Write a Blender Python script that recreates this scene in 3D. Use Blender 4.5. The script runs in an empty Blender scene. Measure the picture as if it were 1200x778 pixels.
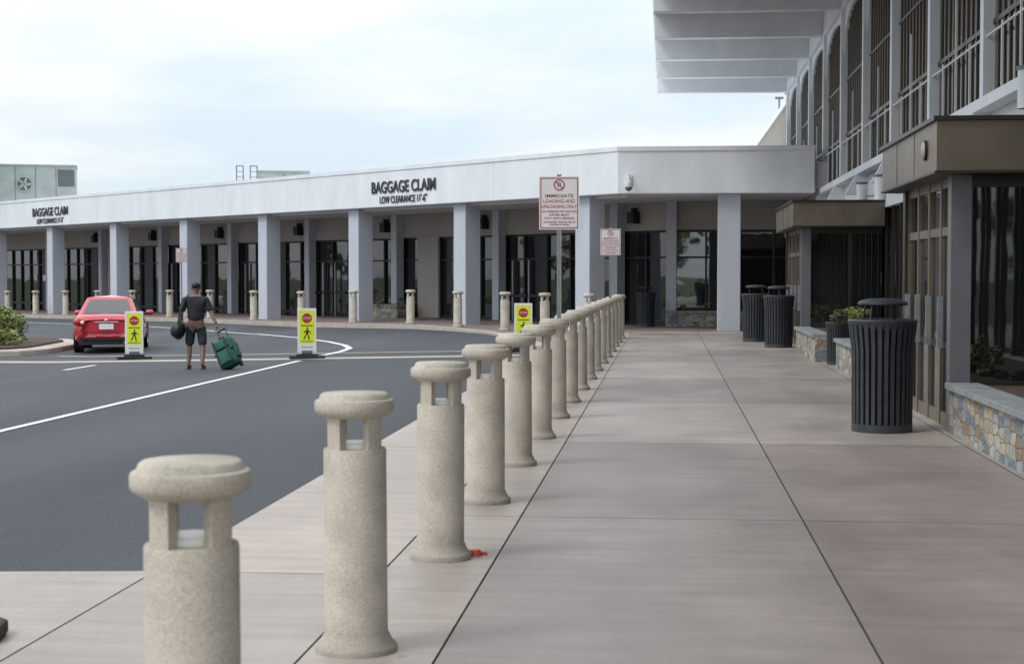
import bpy, math, random
from mathutils import Matrix, Vector
random.seed(7)
S=bpy.context.scene
COL=S.collection
# ------------------------------------------------------------------ materials
def newmat(name):
    m=bpy.data.materials.new(name); m.use_nodes=True
    nt=m.node_tree; b=nt.nodes['Principled BSDF']
    return m,nt,b
def N(nt,t,**kw):
    n=nt.nodes.new(t)
    for k,v in kw.items(): setattr(n,k,v)
    return n
def rgba(c): return (c[0],c[1],c[2],1)
def mat(name,c,rough=.6,metal=0,var=.12,scale=3.0,bump=0,bscale=40,c2=None,coat=0,spec=.5,detail=3,stretch=None):
    m,nt,b=newmat(name)
    tc=N(nt,'ShaderNodeTexCoord'); mp=N(nt,'ShaderNodeMapping')
    nt.links.new(tc.outputs['Object'],mp.inputs['Vector'])
    if stretch: mp.inputs['Scale'].default_value=stretch
    nz=N(nt,'ShaderNodeTexNoise'); nz.inputs['Scale'].default_value=scale; nz.inputs['Detail'].default_value=detail
    nz.inputs['Roughness'].default_value=.62
    nt.links.new(mp.outputs[0],nz.inputs['Vector'])
    r=N(nt,'ShaderNodeValToRGB')
    lo=tuple(x*(1-var) for x in c); hi=tuple(min(1,x*(1+var)) for x in (c2 or c))
    r.color_ramp.elements[0].position=.3; r.color_ramp.elements[1].position=.7
    r.color_ramp.elements[0].color=rgba(lo); r.color_ramp.elements[1].color=rgba(hi)
    nt.links.new(nz.outputs['Fac'],r.inputs['Fac']); nt.links.new(r.outputs[0],b.inputs['Base Color'])
    b.inputs['Roughness'].default_value=rough; b.inputs['Metallic'].default_value=metal
    b.inputs['Specular IOR Level'].default_value=spec
    if coat: b.inputs['Coat Weight'].default_value=coat; b.inputs['Coat Roughness'].default_value=.05
    if bump:
        n2=N(nt,'ShaderNodeTexNoise'); n2.inputs['Scale'].default_value=bscale; n2.inputs['Detail'].default_value=2
        nt.links.new(mp.outputs[0],n2.inputs['Vector'])
        bp=N(nt,'ShaderNodeBump'); bp.inputs['Strength'].default_value=bump; bp.inputs['Distance'].default_value=.01
        nt.links.new(n2.outputs['Fac'],bp.inputs['Height']); nt.links.new(bp.outputs[0],b.inputs['Normal'])
    return m
M={}
M['white']=mat('white_paint',(.74,.755,.785),.55,var=.05,scale=1.2,c2=(.77,.78,.80),stretch=(1,1,.35))
M['white2']=mat('white_stucco',(.68,.69,.71),.7,var=.06,scale=.8,bump=.2)
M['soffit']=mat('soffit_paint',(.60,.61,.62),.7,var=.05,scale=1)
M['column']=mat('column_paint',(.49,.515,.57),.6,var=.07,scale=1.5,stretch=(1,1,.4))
M['beige']=mat('beige_wall',(.38,.35,.31),.7,var=.08,scale=1)
M['bronze']=mat('bronze_metal',(.17,.135,.10),.42,.4,var=.2,scale=1.5)
M['bronze_dark']=mat('dark_bronze_frame',(.045,.036,.028),.4,.5,var=.1)
M['frame']=mat('dark_frame',(.018,.018,.019),.45,.2,var=.1)
M['tan']=mat('tan_mullion',(.15,.115,.08),.5,.1,var=.15,scale=2)
M['grayp']=mat('gray_post',(.15,.155,.165),.5,.2,var=.1)
M['black']=mat('black_rubber',(.015,.015,.016),.7,var=.2,scale=8)
M['can']=mat('can_metal',(.05,.058,.066),.45,.4,var=.2,scale=6)
M['candark']=mat('can_liner',(.01,.01,.011),.8,var=.1)
M['galv']=mat('galvanised',(.36,.38,.40),.4,.7,var=.15,scale=9)
M['signw']=mat('sign_white',(.78,.77,.76),.4,var=.03)
M['signr']=mat('sign_red',(.42,.03,.035),.45,var=.05)
M['signy']=mat('sign_yellow',(.72,.82,.02),.45,var=.04)
M['ink']=mat('sign_black',(.012,.012,.012),.5,var=.05)
M['letter']=mat('letter_dark',(.03,.032,.04),.5,var=.05)
M['line']=mat('road_paint',(.72,.72,.70),.6,var=.18,scale=5)
M['skin']=mat('skin',(.20,.11,.075),.55,var=.08,scale=10)
M['shirt']=mat('black_shirt',(.022,.023,.026),.9,var=.25,scale=9,bump=.3,bscale=20)
M['shorts']=mat('dark_shorts',(.035,.036,.042),.9,var=.25,scale=9,bump=.3,bscale=20)
M['green']=mat('green_fabric',(.02,.10,.065),.8,var=.25,scale=12,bump=.3,bscale=60)
M['strap']=mat('strap_black',(.02,.025,.022),.8)
M['carred']=mat('red_car_paint',(.52,.012,.03),.3,.1,var=.04,coat=1)
M['carwhite']=mat('white_car_paint',(.7,.7,.7),.3,.1,var=.03,coat=1)
M['cargray']=mat('silver_car_paint',(.35,.36,.38),.3,.4,var=.03,coat=1)
M['tail']=mat('tail_light',(.35,.01,.01),.12,var=.1)
M['chrome']=mat('chrome',(.6,.6,.6),.15,.9,var=.05)
M['tire']=mat('tire',(.02,.02,.02),.8)
M['hvac']=mat('hvac_metal',(.34,.38,.37),.5,.3,var=.12,scale=1.5)
M['hvacd']=mat('hvac_grille',(.10,.11,.11),.6)
M['wallfar']=mat('far_wall',(.50,.47,.42),.7,var=.1,scale=1)
M['bark']=mat('bark',(.10,.075,.05),.9,bump=.6,bscale=12)
M['soil']=mat('mulch',(.07,.045,.03),.95,var=.4,scale=14,bump=.6)
M['brick']=mat('apron_paving',(.20,.15,.14),.8,var=.2,scale=1.2,bump=.3)
M['kerb']=mat('kerb_concrete',(.42,.36,.31),.8,var=.15,scale=3,bump=.3)
M['grass']=mat('grass',(.06,.085,.03),.95,var=.35,scale=.3,bump=.5,bscale=8)
M['lamp']=mat('lamp_glass',(.75,.75,.7),.3)
M['lampb']=mat('lamp_bezel',(.34,.30,.25),.4)
M['redplastic']=mat('red_plastic',(.7,.08,.04),.4)
M['xwalk']=mat('crosswalk_concrete',(.42,.34,.29),.8,var=.15,scale=3)
M['capst']=mat('coping_stone',(.24,.255,.26),.7,var=.2,scale=4,bump=.3)

def glassmat(name,c,ior=1.7,rough=.03):
    m,nt,b=newmat(name)
    tc=N(nt,'ShaderNodeTexCoord')
    nz=N(nt,'ShaderNodeTexNoise'); nz.inputs['Scale'].default_value=.55; nz.inputs['Detail'].default_value=3
    nt.links.new(tc.outputs['Object'],nz.inputs['Vector'])
    r=N(nt,'ShaderNodeValToRGB'); r.color_ramp.elements[0].position=.35; r.color_ramp.elements[1].position=.75
    r.color_ramp.elements[0].color=rgba([x*.4 for x in c]); r.color_ramp.elements[1].color=rgba([x*1.7 for x in c])
    nt.links.new(nz.outputs['Fac'],r.inputs['Fac']); nt.links.new(r.outputs[0],b.inputs['Base Color'])
    b.inputs['Roughness'].default_value=rough; b.inputs['IOR'].default_value=ior
    n2=N(nt,'ShaderNodeTexNoise'); n2.inputs['Scale'].default_value=.9
    nt.links.new(tc.outputs['Object'],n2.inputs['Vector'])
    bp=N(nt,'ShaderNodeBump'); bp.inputs['Strength'].default_value=.05; bp.inputs['Distance'].default_value=.05
    nt.links.new(n2.outputs['Fac'],bp.inputs['Height']); nt.links.new(bp.outputs[0],b.inputs['Normal'])
    return m
M['glass']=glassmat('storefront_glass',(.014,.015,.016),2.5,.02)
M['glassl']=glassmat('tinted_storefront_glass',(.016,.017,.018),1.85,.02)
M['glassb']=glassmat('curtained_glass',(.034,.026,.019),1.4,.15)
M['carglass']=glassmat('car_glass',(.03,.035,.035),1.9)

def concrete_slab_mat():
    m,nt,b=newmat('sidewalk_concrete')
    tc=N(nt,'ShaderNodeTexCoord'); at=N(nt,'ShaderNodeAttribute',attribute_name='tint')
    r0=N(nt,'ShaderNodeValToRGB'); cr=r0.color_ramp
    cr.elements[0].color=(.235,.182,.172,1); cr.elements[1].color=(.47,.385,.335,1)
    e=cr.elements.new(.5); e.color=(.345,.300,.270,1)
    nt.links.new(at.outputs['Fac'],r0.inputs['Fac'])
    def noise(sc,det,stretch=None,rough=.6):
        mp=N(nt,'ShaderNodeMapping')
        nt.links.new(tc.outputs['Object'],mp.inputs['Vector'])
        if stretch: mp.inputs['Scale'].default_value=stretch
        n=N(nt,'ShaderNodeTexNoise'); n.inputs['Scale'].default_value=sc; n.inputs['Detail'].default_value=det; n.inputs['Roughness'].default_value=rough
        nt.links.new(mp.outputs[0],n.inputs['Vector']); return n
    n1=noise(.7,5,(1,.5,1)); n2=noise(3.0,6,(.3,2.4,1)); n3=noise(60,2)
    prev=r0.outputs[0]
    for n,lo,hi,p0,p1 in ((n1,.78,1.13,.35,.66),(n2,.86,1.10,.3,.7),(n3,.88,1.10,.3,.7)):
        rr=N(nt,'ShaderNodeMapRange'); rr.inputs['From Min'].default_value=p0; rr.inputs['From Max'].default_value=p1
        rr.inputs['To Min'].default_value=lo; rr.inputs['To Max'].default_value=hi
        nt.links.new(n.outputs['Fac'],rr.inputs['Value'])
        vm=N(nt,'ShaderNodeVectorMath',operation='SCALE')
        nt.links.new(prev,vm.inputs[0]); nt.links.new(rr.outputs[0],vm.inputs['Scale']); prev=vm.outputs[0]
    vo=N(nt,'ShaderNodeTexVoronoi'); vo.inputs['Scale'].default_value=1.3
    nt.links.new(tc.outputs['Object'],vo.inputs['Vector'])
    rr=N(nt,'ShaderNodeMapRange'); rr.inputs['From Min'].default_value=.012; rr.inputs['From Max'].default_value=.045
    rr.inputs['To Min'].default_value=.6; rr.inputs['To Max'].default_value=1
    nt.links.new(vo.outputs['Distance'],rr.inputs['Value'])
    vm=N(nt,'ShaderNodeVectorMath',operation='SCALE'); nt.links.new(prev,vm.inputs[0]); nt.links.new(rr.outputs[0],vm.inputs['Scale'])
    nt.links.new(vm.outputs[0],b.inputs['Base Color'])
    rg=N(nt,'ShaderNodeMapRange'); rg.inputs['To Min'].default_value=.35; rg.inputs['To Max'].default_value=.65
    nt.links.new(n1.outputs['Fac'],rg.inputs['Value']); nt.links.new(rg.outputs[0],b.inputs['Roughness'])
    bp=N(nt,'ShaderNodeBump'); bp.inputs['Strength'].default_value=.2; bp.inputs['Distance'].default_value=.004
    nt.links.new(n3.outputs['Fac'],bp.inputs['Height']); nt.links.new(bp.outputs[0],b.inputs['Normal'])
    return m
M['slab']=concrete_slab_mat()
M['joint']=mat('joint',(.05,.042,.038),.9)

def asphalt_mat():
    m,nt,b=newmat('asphalt')
    tc=N(nt,'ShaderNodeTexCoord')
    def noise(sc,det,st=(1,1,1)):
        mp=N(nt,'ShaderNodeMapping'); mp.inputs['Scale'].default_value=st
        nt.links.new(tc.outputs['Object'],mp.inputs['Vector'])
        n=N(nt,'ShaderNodeTexNoise'); n.inputs['Scale'].default_value=sc; n.inputs['Detail'].default_value=det
        nt.links.new(mp.outputs[0],n.inputs['Vector']); return n
    n1=noise(.5,5,(1,.16,1)); n2=noise(45,3)
    r=N(nt,'ShaderNodeValToRGB'); r.color_ramp.elements[0].position=.3; r.color_ramp.elements[1].position=.72
    r.color_ramp.elements[0].color=(.040,.044,.051,1); r.color_ramp.elements[1].color=(.070,.075,.083,1)
    nt.links.new(n1.outputs['Fac'],r.inputs['Fac'])
    rr=N(nt,'ShaderNodeMapRange'); rr.inputs['From Min'].default_value=.3; rr.inputs['From Max'].default_value=.7
    rr.inputs['To Min'].default_value=.65; rr.inputs['To Max'].default_value=1.35
    nt.links.new(n2.outputs['Fac'],rr.inputs['Value'])
    vm=N(nt,'ShaderNodeVectorMath',operation='SCALE'); nt.links.new(r.outputs[0],vm.inputs[0]); nt.links.new(rr.outputs[0],vm.inputs['Scale'])
    nt.links.new(vm.outputs[0],b.inputs['Base Color']); b.inputs['Roughness'].default_value=.75
    b.inputs['Specular IOR Level'].default_value=.35
    bp=N(nt,'ShaderNodeBump'); bp.inputs['Strength'].default_value=.4; bp.inputs['Distance'].default_value=.006
    nt.links.new(n2.outputs['Fac'],bp.inputs['Height']); nt.links.new(bp.outputs[0],b.inputs['Normal'])
    return m
M['asphalt']=asphalt_mat()

def aggregate_mat():
    m,nt,b=newmat('aggregate_concrete')
    tc=N(nt,'ShaderNodeTexCoord'); oi=N(nt,'ShaderNodeObjectInfo')
    ad=N(nt,'ShaderNodeVectorMath',operation='ADD')
    nt.links.new(tc.outputs['Object'],ad.inputs[0]); nt.links.new(oi.outputs['Location'],ad.inputs[1])
    v=N(nt,'ShaderNodeTexVoronoi'); v.inputs['Scale'].default_value=190
    nt.links.new(ad.outputs[0],v.inputs['Vector'])
    sp=N(nt,'ShaderNodeSeparateColor'); nt.links.new(v.outputs['Color'],sp.inputs[0])
    r=N(nt,'ShaderNodeValToRGB'); cr=r.color_ramp
    cr.elements[0].position=0; cr.elements[0].color=(.37,.315,.25,1)
    cr.elements[1].position=1; cr.elements[1].color=(.58,.52,.435,1)
    e=cr.elements.new(.18); e.color=(.455,.40,.33,1)
    e=cr.elements.new(.6); e.color=(.51,.455,.38,1)
    nt.links.new(sp.outputs[0],r.inputs['Fac'])
    n=N(nt,'ShaderNodeTexNoise'); n.inputs['Scale'].default_value=4.5; n.inputs['Detail'].default_value=6
    nt.links.new(ad.outputs[0],n.inputs['Vector'])
    rr=N(nt,'ShaderNodeMapRange'); rr.inputs['From Min'].default_value=.3; rr.inputs['From Max'].default_value=.65
    rr.inputs['To Min'].default_value=.80; rr.inputs['To Max'].default_value=1.08
    nt.links.new(n.outputs['Fac'],rr.inputs['Value'])
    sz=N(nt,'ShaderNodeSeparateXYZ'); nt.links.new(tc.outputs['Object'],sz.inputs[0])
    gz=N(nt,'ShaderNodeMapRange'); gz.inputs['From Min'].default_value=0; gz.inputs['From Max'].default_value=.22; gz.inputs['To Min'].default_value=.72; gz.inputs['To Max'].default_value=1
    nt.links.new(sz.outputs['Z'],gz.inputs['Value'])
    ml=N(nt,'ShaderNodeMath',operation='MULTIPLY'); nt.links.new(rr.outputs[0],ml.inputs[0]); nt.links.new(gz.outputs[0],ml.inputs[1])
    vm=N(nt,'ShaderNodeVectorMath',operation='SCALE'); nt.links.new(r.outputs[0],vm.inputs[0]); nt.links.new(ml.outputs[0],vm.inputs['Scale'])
    nt.links.new(vm.outputs[0],b.inputs['Base Color']); b.inputs['Roughness'].default_value=.85
    bp=N(nt,'ShaderNodeBump'); bp.inputs['Strength'].default_value=.15; bp.inputs['Distance'].default_value=.002
    nt.links.new(v.outputs['Distance'],bp.inputs['Height']); nt.links.new(bp.outputs[0],b.inputs['Normal'])
    return m
M['agg']=aggregate_mat()

def stone_mat():
    m,nt,b=newmat('ledge_stone')
    tc=N(nt,'ShaderNodeTexCoord'); mp=N(nt,'ShaderNodeMapping'); mp.inputs['Scale'].default_value=(4.2,4.2,8.5)
    nt.links.new(tc.outputs['Object'],mp.inputs['Vector'])
    v=N(nt,'ShaderNodeTexVoronoi',distance='CHEBYCHEV'); v.inputs['Scale'].default_value=1; v.inputs['Randomness'].default_value=.6
    nt.links.new(mp.outputs[0],v.inputs['Vector'])
    sp=N(nt,'ShaderNodeSeparateColor'); nt.links.new(v.outputs['Color'],sp.inputs[0])
    r=N(nt,'ShaderNodeValToRGB'); cr=r.color_ramp; cr.interpolation='CONSTANT'
    cols=[(.24,.26,.27),(.34,.29,.21),(.17,.19,.20),(.42,.38,.31),(.27,.19,.12),(.31,.33,.33),(.38,.32,.21)]
    cr.elements[0].color=rgba(cols[0]); cr.elements[1].position=.15; cr.elements[1].color=rgba(cols[1])
    for i,c in enumerate(cols[2:]): e=cr.elements.new(.3+.14*i); e.color=rgba(c)
    nt.links.new(sp.outputs[0],r.inputs['Fac'])
    n=N(nt,'ShaderNodeTexNoise'); n.inputs['Scale'].default_value=18; nt.links.new(tc.outputs['Object'],n.inputs['Vector'])
    v2=N(nt,'ShaderNodeTexVoronoi',feature='DISTANCE_TO_EDGE'); v2.inputs['Randomness'].default_value=.6; v2.inputs['Scale'].default_value=1
    nt.links.new(mp.outputs[0],v2.inputs['Vector'])
    rr=N(nt,'ShaderNodeMapRange'); rr.inputs['From Min'].default_value=.01; rr.inputs['From Max'].default_value=.05; rr.inputs['To Min'].default_value=.45
    nt.links.new(v2.outputs['Distance'],rr.inputs['Value'])
    m2=N(nt,'ShaderNodeMath',operation='ADD'); m2.inputs[1].default_value=.5; nt.links.new(n.outputs['Fac'],m2.inputs[0])
    m3=N(nt,'ShaderNodeMath',operation='MULTIPLY'); nt.links.new(m2.outputs[0],m3.inputs[0]); nt.links.new(rr.outputs[0],m3.inputs[1])
    vm=N(nt,'ShaderNodeVectorMath',operation='SCALE'); nt.links.new(r.outputs[0],vm.inputs[0]); nt.links.new(m3.outputs[0],vm.inputs['Scale'])
    nt.links.new(vm.outputs[0],b.inputs['Base Color']); b.inputs['Roughness'].default_value=.85
    bp=N(nt,'ShaderNodeBump'); bp.inputs['Strength'].default_value=.7; bp.inputs['Distance'].default_value=.02
    nt.links.new(m3.outputs[0],bp.inputs['Height']); nt.links.new(bp.outputs[0],b.inputs['Normal'])
    return m
M['stone']=stone_mat()
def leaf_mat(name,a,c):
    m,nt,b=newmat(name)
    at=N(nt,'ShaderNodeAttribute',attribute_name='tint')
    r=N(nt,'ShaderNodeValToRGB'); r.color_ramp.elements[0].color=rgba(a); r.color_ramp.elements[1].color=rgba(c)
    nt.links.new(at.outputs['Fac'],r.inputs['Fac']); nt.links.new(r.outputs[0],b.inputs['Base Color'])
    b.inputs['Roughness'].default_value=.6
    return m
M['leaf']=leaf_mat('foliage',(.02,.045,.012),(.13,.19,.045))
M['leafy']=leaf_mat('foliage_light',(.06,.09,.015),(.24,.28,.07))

# ------------------------------------------------------------------ mesh builder
class MB:
    def __init__(s): s.v=[];s.f=[];s.mi=[];s.mats=[];s.t=[];s.sm=[]
    def m(s,k):
        if k not in s.mats: s.mats.append(k)
        return s.mats.index(k)
    def add(s,vs,fs,k,T=None,tint=.5,smooth=False):
        o=len(s.v); mi=s.m(k)
        for p in vs:
            p=Vector(p)
            if T is not None: p=T@p
            s.v.append(tuple(p))
        for f in fs: s.f.append([o+i for i in f]); s.mi.append(mi); s.t.append(tint); s.sm.append(smooth)
    def box(s,x0,x1,y0,y1,z0,z1,k,T=None,tint=.5):
        vs=[(x0,y0,z0),(x1,y0,z0),(x1,y1,z0),(x0,y1,z0),(x0,y0,z1),(x1,y0,z1),(x1,y1,z1),(x0,y1,z1)]
        fs=[(0,3,2,1),(4,5,6,7),(0,1,5,4),(1,2,6,5),(2,3,7,6),(3,0,4,7)]
        s.add(vs,fs,k,T,tint)
    def prism(s,poly,z0,z1,k,T=None):
        n=len(poly); vs=[(p[0],p[1],z0) for p in poly]+[(p[0],p[1],z1) for p in poly]
        fs=[tuple(range(n-1,-1,-1)),tuple(range(n,2*n))]+[(i,(i+1)%n,n+(i+1)%n,n+i) for i in range(n)]
        s.add(vs,fs,k,T)
    def lathe(s,prof,n,k,T=None,smooth=True):
        vs=[];fs=[]
        for r,z in prof:
            for i in range(n):
                a=2*math.pi*i/n; vs.append((r*math.cos(a),r*math.sin(a),z))
        for j in range(len(prof)-1):
            for i in range(n):
                fs.append((j*n+i,j*n+(i+1)%n,(j+1)*n+(i+1)%n,(j+1)*n+i))
        s.add(vs,fs,k,T,smooth=smooth)
    def cyl(s,p0,p1,r,k,n=12,T=None,r1=None):
        p0=Vector(p0);p1=Vector(p1);d=p1-p0
        q=d.to_track_quat('Z','Y').to_matrix().to_4x4(); X=Matrix.Translation(p0)@q
        if T is not None: X=T@X
        L=d.length; r1=r if r1 is None else r1
        vs=[(r*math.cos(2*math.pi*i/n),r*math.sin(2*math.pi*i/n),0) for i in range(n)]+[(r1*math.cos(2*math.pi*i/n),r1*math.sin(2*math.pi*i/n),L) for i in range(n)]
        s.add(vs,[(i,(i+1)%n,n+(i+1)%n,n+i) for i in range(n)],k,X,smooth=True)
        s.add(vs,[tuple(range(n-1,-1,-1)),tuple(range(n,2*n))],k,X)
    def ell(s,c,r,k,T=None,nu=14,nv=9):
        vs=[];fs=[]
        for j in range(nv+1):
            ph=math.pi*j/nv
            for i in range(nu):
                a=2*math.pi*i/nu
                vs.append((c[0]+r[0]*math.sin(ph)*math.cos(a),c[1]+r[1]*math.sin(ph)*math.sin(a),c[2]-r[2]*math.cos(ph)))
        for j in range(nv):
            for i in range(nu): fs.append((j*nu+i,j*nu+(i+1)%nu,(j+1)*nu+(i+1)%nu,(j+1)*nu+i))
        s.add(vs,fs,k,T,smooth=True)
    def mesh(s,name):
        me=bpy.data.meshes.new(name); me.from_pydata(s.v,[],s.f)
        for k in s.mats: me.materials.append(M[k])
        me.polygons.foreach_set('material_index',s.mi)
        me.polygons.foreach_set('use_smooth',s.sm)
        a=me.attributes.new('tint','FLOAT','FACE'); a.data.foreach_set('value',s.t)
        me.update()
        if any(s.sm):
            try: me.set_sharp_from_angle(angle=math.radians(40))
            except Exception as ex_: print(ex_)
        return me
    def obj(s,name,parent=None,bevel=0,seg=2):
        o=bpy.data.objects.new(name,s.mesh(name)); COL.objects.link(o)
        if parent: o.parent=parent
        if bevel:
            b=o.modifiers.new('b','BEVEL'); b.width=bevel; b.segments=seg; b.limit_method='ANGLE'; b.angle_limit=math.radians(50)
        return o
def empty(name,loc=(0,0,0),rz=0):
    e=bpy.data.objects.new(name,None); COL.objects.link(e); e.location=loc; e.rotation_euler=(0,0,rz); e.empty_display_size=.2
    return e
def text(body,loc,h,k,parent,T=None,width=None,off=0.0,name='lettering',ext=.003):
    c=bpy.data.curves.new(name,'FONT'); c.body=body; c.size=h/.73; c.align_x='CENTER'; c.extrude=ext; c.offset=off
    c.materials.append(M[k]); o=bpy.data.objects.new(name,c); COL.objects.link(o); o.parent=parent
    bpy.context.view_layer.update(); sx=1
    if width: sx=width/max(o.dimensions.x,.001)
    o.matrix_local=(T or Matrix())@Matrix.Translation(loc)@Matrix.Rotation(math.pi/2,4,'X')@Matrix.Diagonal((sx,1,1,1))
    return o

# ------------------------------------------------------------------ terrain functions
def zr(x):
    return -.02-min(.25,.022*max(0,-3-x))-.014*max(0,-x-20)
def zs(x): return min(0,zr(x)+.16)
A=Vector((-1.5,49.5,0)); ex=Vector((.716,-.698,0)).normalized(); ey=Vector((-ex.y,ex.x,0))
L=Matrix(((ex.x,ey.x,0,A.x),(ex.y,ey.y,0,A.y),(0,0,1,0),(0,0,0,1)))
def LP(t,y): return L@Vector((-t,y,0))

# ground
g=MB()
g.add([(-1500,-1500,-2.0),(1500,-1500,-2.0),(1500,1500,-2.0),(-1500,1500,-2.0)],[(0,1,2,3)],'grass'); g.obj('ground')
g=MB(); xs=[-140,-110,-90,-75,-60,-50,-40,-30,-20,-17,-14.3636,-10,-6,-3,-2.5]; 
for a,b in zip(xs[:-1],xs[1:]):
    g.add([(a,-60,zr(a)),(b,-60,zr(b)),(b,140,zr(b)),(a,140,zr(a))],[(0,1,2,3)],'asphalt')
g.obj('road')
# sidewalk
g=MB(); random.seed(3)
g.add([(-3.0,-20,-.012),(6,-20,-.012),(6,49.3,-.012),(-3.0,49.3,-.012)],[(0,1,2,3)],'joint')
gap=.006
def slab(x0,x1,y0,y1,t,zf=lambda x:0):
    x0+=gap;x1-=gap;y0+=gap;y1-=gap
    g.add([(x0,y0,zf(x0)),(x1,y0,zf(x1)),(x1,y1,zf(x1)),(x0,y1,zf(x0))],[(0,1,2,3)],'slab',tint=t)
ye=[-20+i*5.15 for i in range(20)]; sh=11.35-(ye[6]); ye=[y+sh for y in ye]
ye=[y for y in ye if y<48]+[49.3]
for i,(y0,y1) in enumerate(zip(ye[:-1],ye[1:])):
    base=.25 if y0<11 and y1>8 else (.62 if i%2 else .3)
    for (x0,x1) in ((-1.04,.98),(.98,3.06),(3.06,5.2)):
        slab(x0,x1,y0,y1,min(1,max(0,base+random.uniform(-.1,.12))))
    slab(-1.66,-1.04,y0,y1,.66+random.uniform(-.12,.12))
yy=9.05; i=0
while yy<49.2:
    y1=min(yy+3.4,49.3); slab(-3.0,-1.66,yy,y1,.75+random.uniform(-.15,.2)); yy=y1
y1=9.05
while y1>-15:
    y0=y1-3.0
    slab(-3.0,-1.66,y0,y1,.75+random.uniform(-.15,.15))
    x1=-3.0
    while x1>-20:
        x0=x1-2.4; slab(x0,x1,y0,y1,.68+random.uniform(-.15,.2),lambda x: zr(x)+.02 if x<-3.05 else 0.0); x1=x0
    y1=y0
g.add([(-3,-20,-.3),(-3,49,-.3),(-3,49,-.002),(-3,-20,-.002)],[(0,1,2,3)],'kerb')
g.obj('sidewalk')
g=MB()
for xa,xb in ((-20,-14.3636),(-14.3636,-3.0)):
    g.add([(xa,-16,zr(xa)+.006),(xb,-16,zr(xb)+.006),(xb,9.05,zr(xb)+.006),(xa,9.05,zr(xa)+.006)],[(0,1,2,3)],'joint')
g.obj('pavement_joint_bed')
# canopy apron
O=[Vector((-3.01,36,0)),Vector((-3.3,40,0)),Vector((-4.3,44.5,0)),Vector((-5.6,48.6,0)),Vector((-7.3,52.2,0))]+[LP(t,-1.3) for t in (9,12,16,20,26,32,38,45,60,80)]
I=[Vector((-3.0,36,0)),Vector((-3,40,0)),Vector((-3,44.5,0)),Vector((-3,49.3,0)),Vector((.23,54.95,0))]+[LP(t,5.2) for t in (9,12,16,20,26,32,38,45,60,80)]
g=MB()
def z3(p,d=0): return (p.x,p.y,zs(p.x)+d-.001)
for i in range(len(O)-1):
    a,b,c,d=O[i],O[i+1],I[i+1],I[i]
    def mix(p,q,w): 
        dd=(q-p); l=dd.length; return p+dd*(min(w,l*.9)/l if l>1e-6 else 0)
    a2,b2=mix(a,d,.3),mix(b,c,.3)
    g.add([z3(a),z3(b),z3(b2),z3(a2)],[(3,2,1,0)],'kerb')
    g.add([z3(a2),z3(b2),z3(c),z3(d)],[(3,2,1,0)],'brick')
    g.add([z3(a,-.5),z3(b,-.5),z3(b),z3(a)],[(0,1,2,3)],'kerb')
g.add([(-3,49.3,-.001),(5.2,49.3,-.001),(5.2,54.95,-.001),(.23,54.95,-.001)],[(0,1,2,3)],'brick')
g.obj('canopy_pavement')
def ribbon(pts,w,k,dz=.008,mb=None):
    P=[]
    for p,q in zip(pts[:-1],pts[1:]):
        p=Vector((p[0],p[1],0));q=Vector((q[0],q[1],0)); n=max(1,int((q-p).length/.8))
        for j in range(n): P.append(p+(q-p)*j/n)
    P.append(Vector((pts[-1][0],pts[-1][1],0)))
    vs=[];
    for i,p in enumerate(P):
        d=(P[min(i+1,len(P)-1)]-P[max(i-1,0)]).normalized(); nrm=Vector((-d.y,d.x,0))*w/2
        for q in (p+nrm,p-nrm): vs.append((q.x,q.y,zr(q.x)+dz))
    mb.add(vs,[(2*i,2*i+1,2*i+3,2*i+2) for i in range(len(P)-1)],k)
g=MB()
ribbon([(-7.95,9.3),(-7.95,33.8)],.13,'line',mb=g)
ribbon([(-12.4,31.6),(-12.4,33.4)],.13,'line',mb=g)
ribbon([(-12.4,22),(-12.4,25)],.13,'line',mb=g)
cv=[(-7.95,36.2),(-7.9,38),(-8.05,39.8),(-8.6,41.8),(-9.6,44.4),(-11.3,48),(-13.6,52),(-16.5,55.8),(-20,59.8),(-26,65.8),(-36,75.6),(-60,99)]
ribbon(cv,.16,'line',mb=g)
g.obj('road_marking')
g=MB()
ribbon([(-3.02,34.6),(-10,34.8),(-16.4,35.3)],.75,'xwalk',dz=.006,mb=g)
ribbon([(-3.02,37.0),(-10,37.3),(-15,37.8)],.28,'xwalk',dz=.006,mb=g)
g.obj('crosswalk')
g=MB()
isl=[(-15.7,38.9),(-16.0,37.9),(-17.2,37.4),(-24,37.4),(-24,45),(-17.5,45),(-16.2,43)]
g.prism(isl,-.6,zr(-17)+.14,'kerb')
isl2=[(-16.3,39.2),(-16.5,38.3),(-17.4,37.9),(-23.6,37.9),(-23.6,44.6),(-17.8,44.6),(-16.8,42.8)]
g.prism(isl2,-.5,zr(-17)+.20,'soil')
g.obj('traffic_island',bevel=.03)

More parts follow.
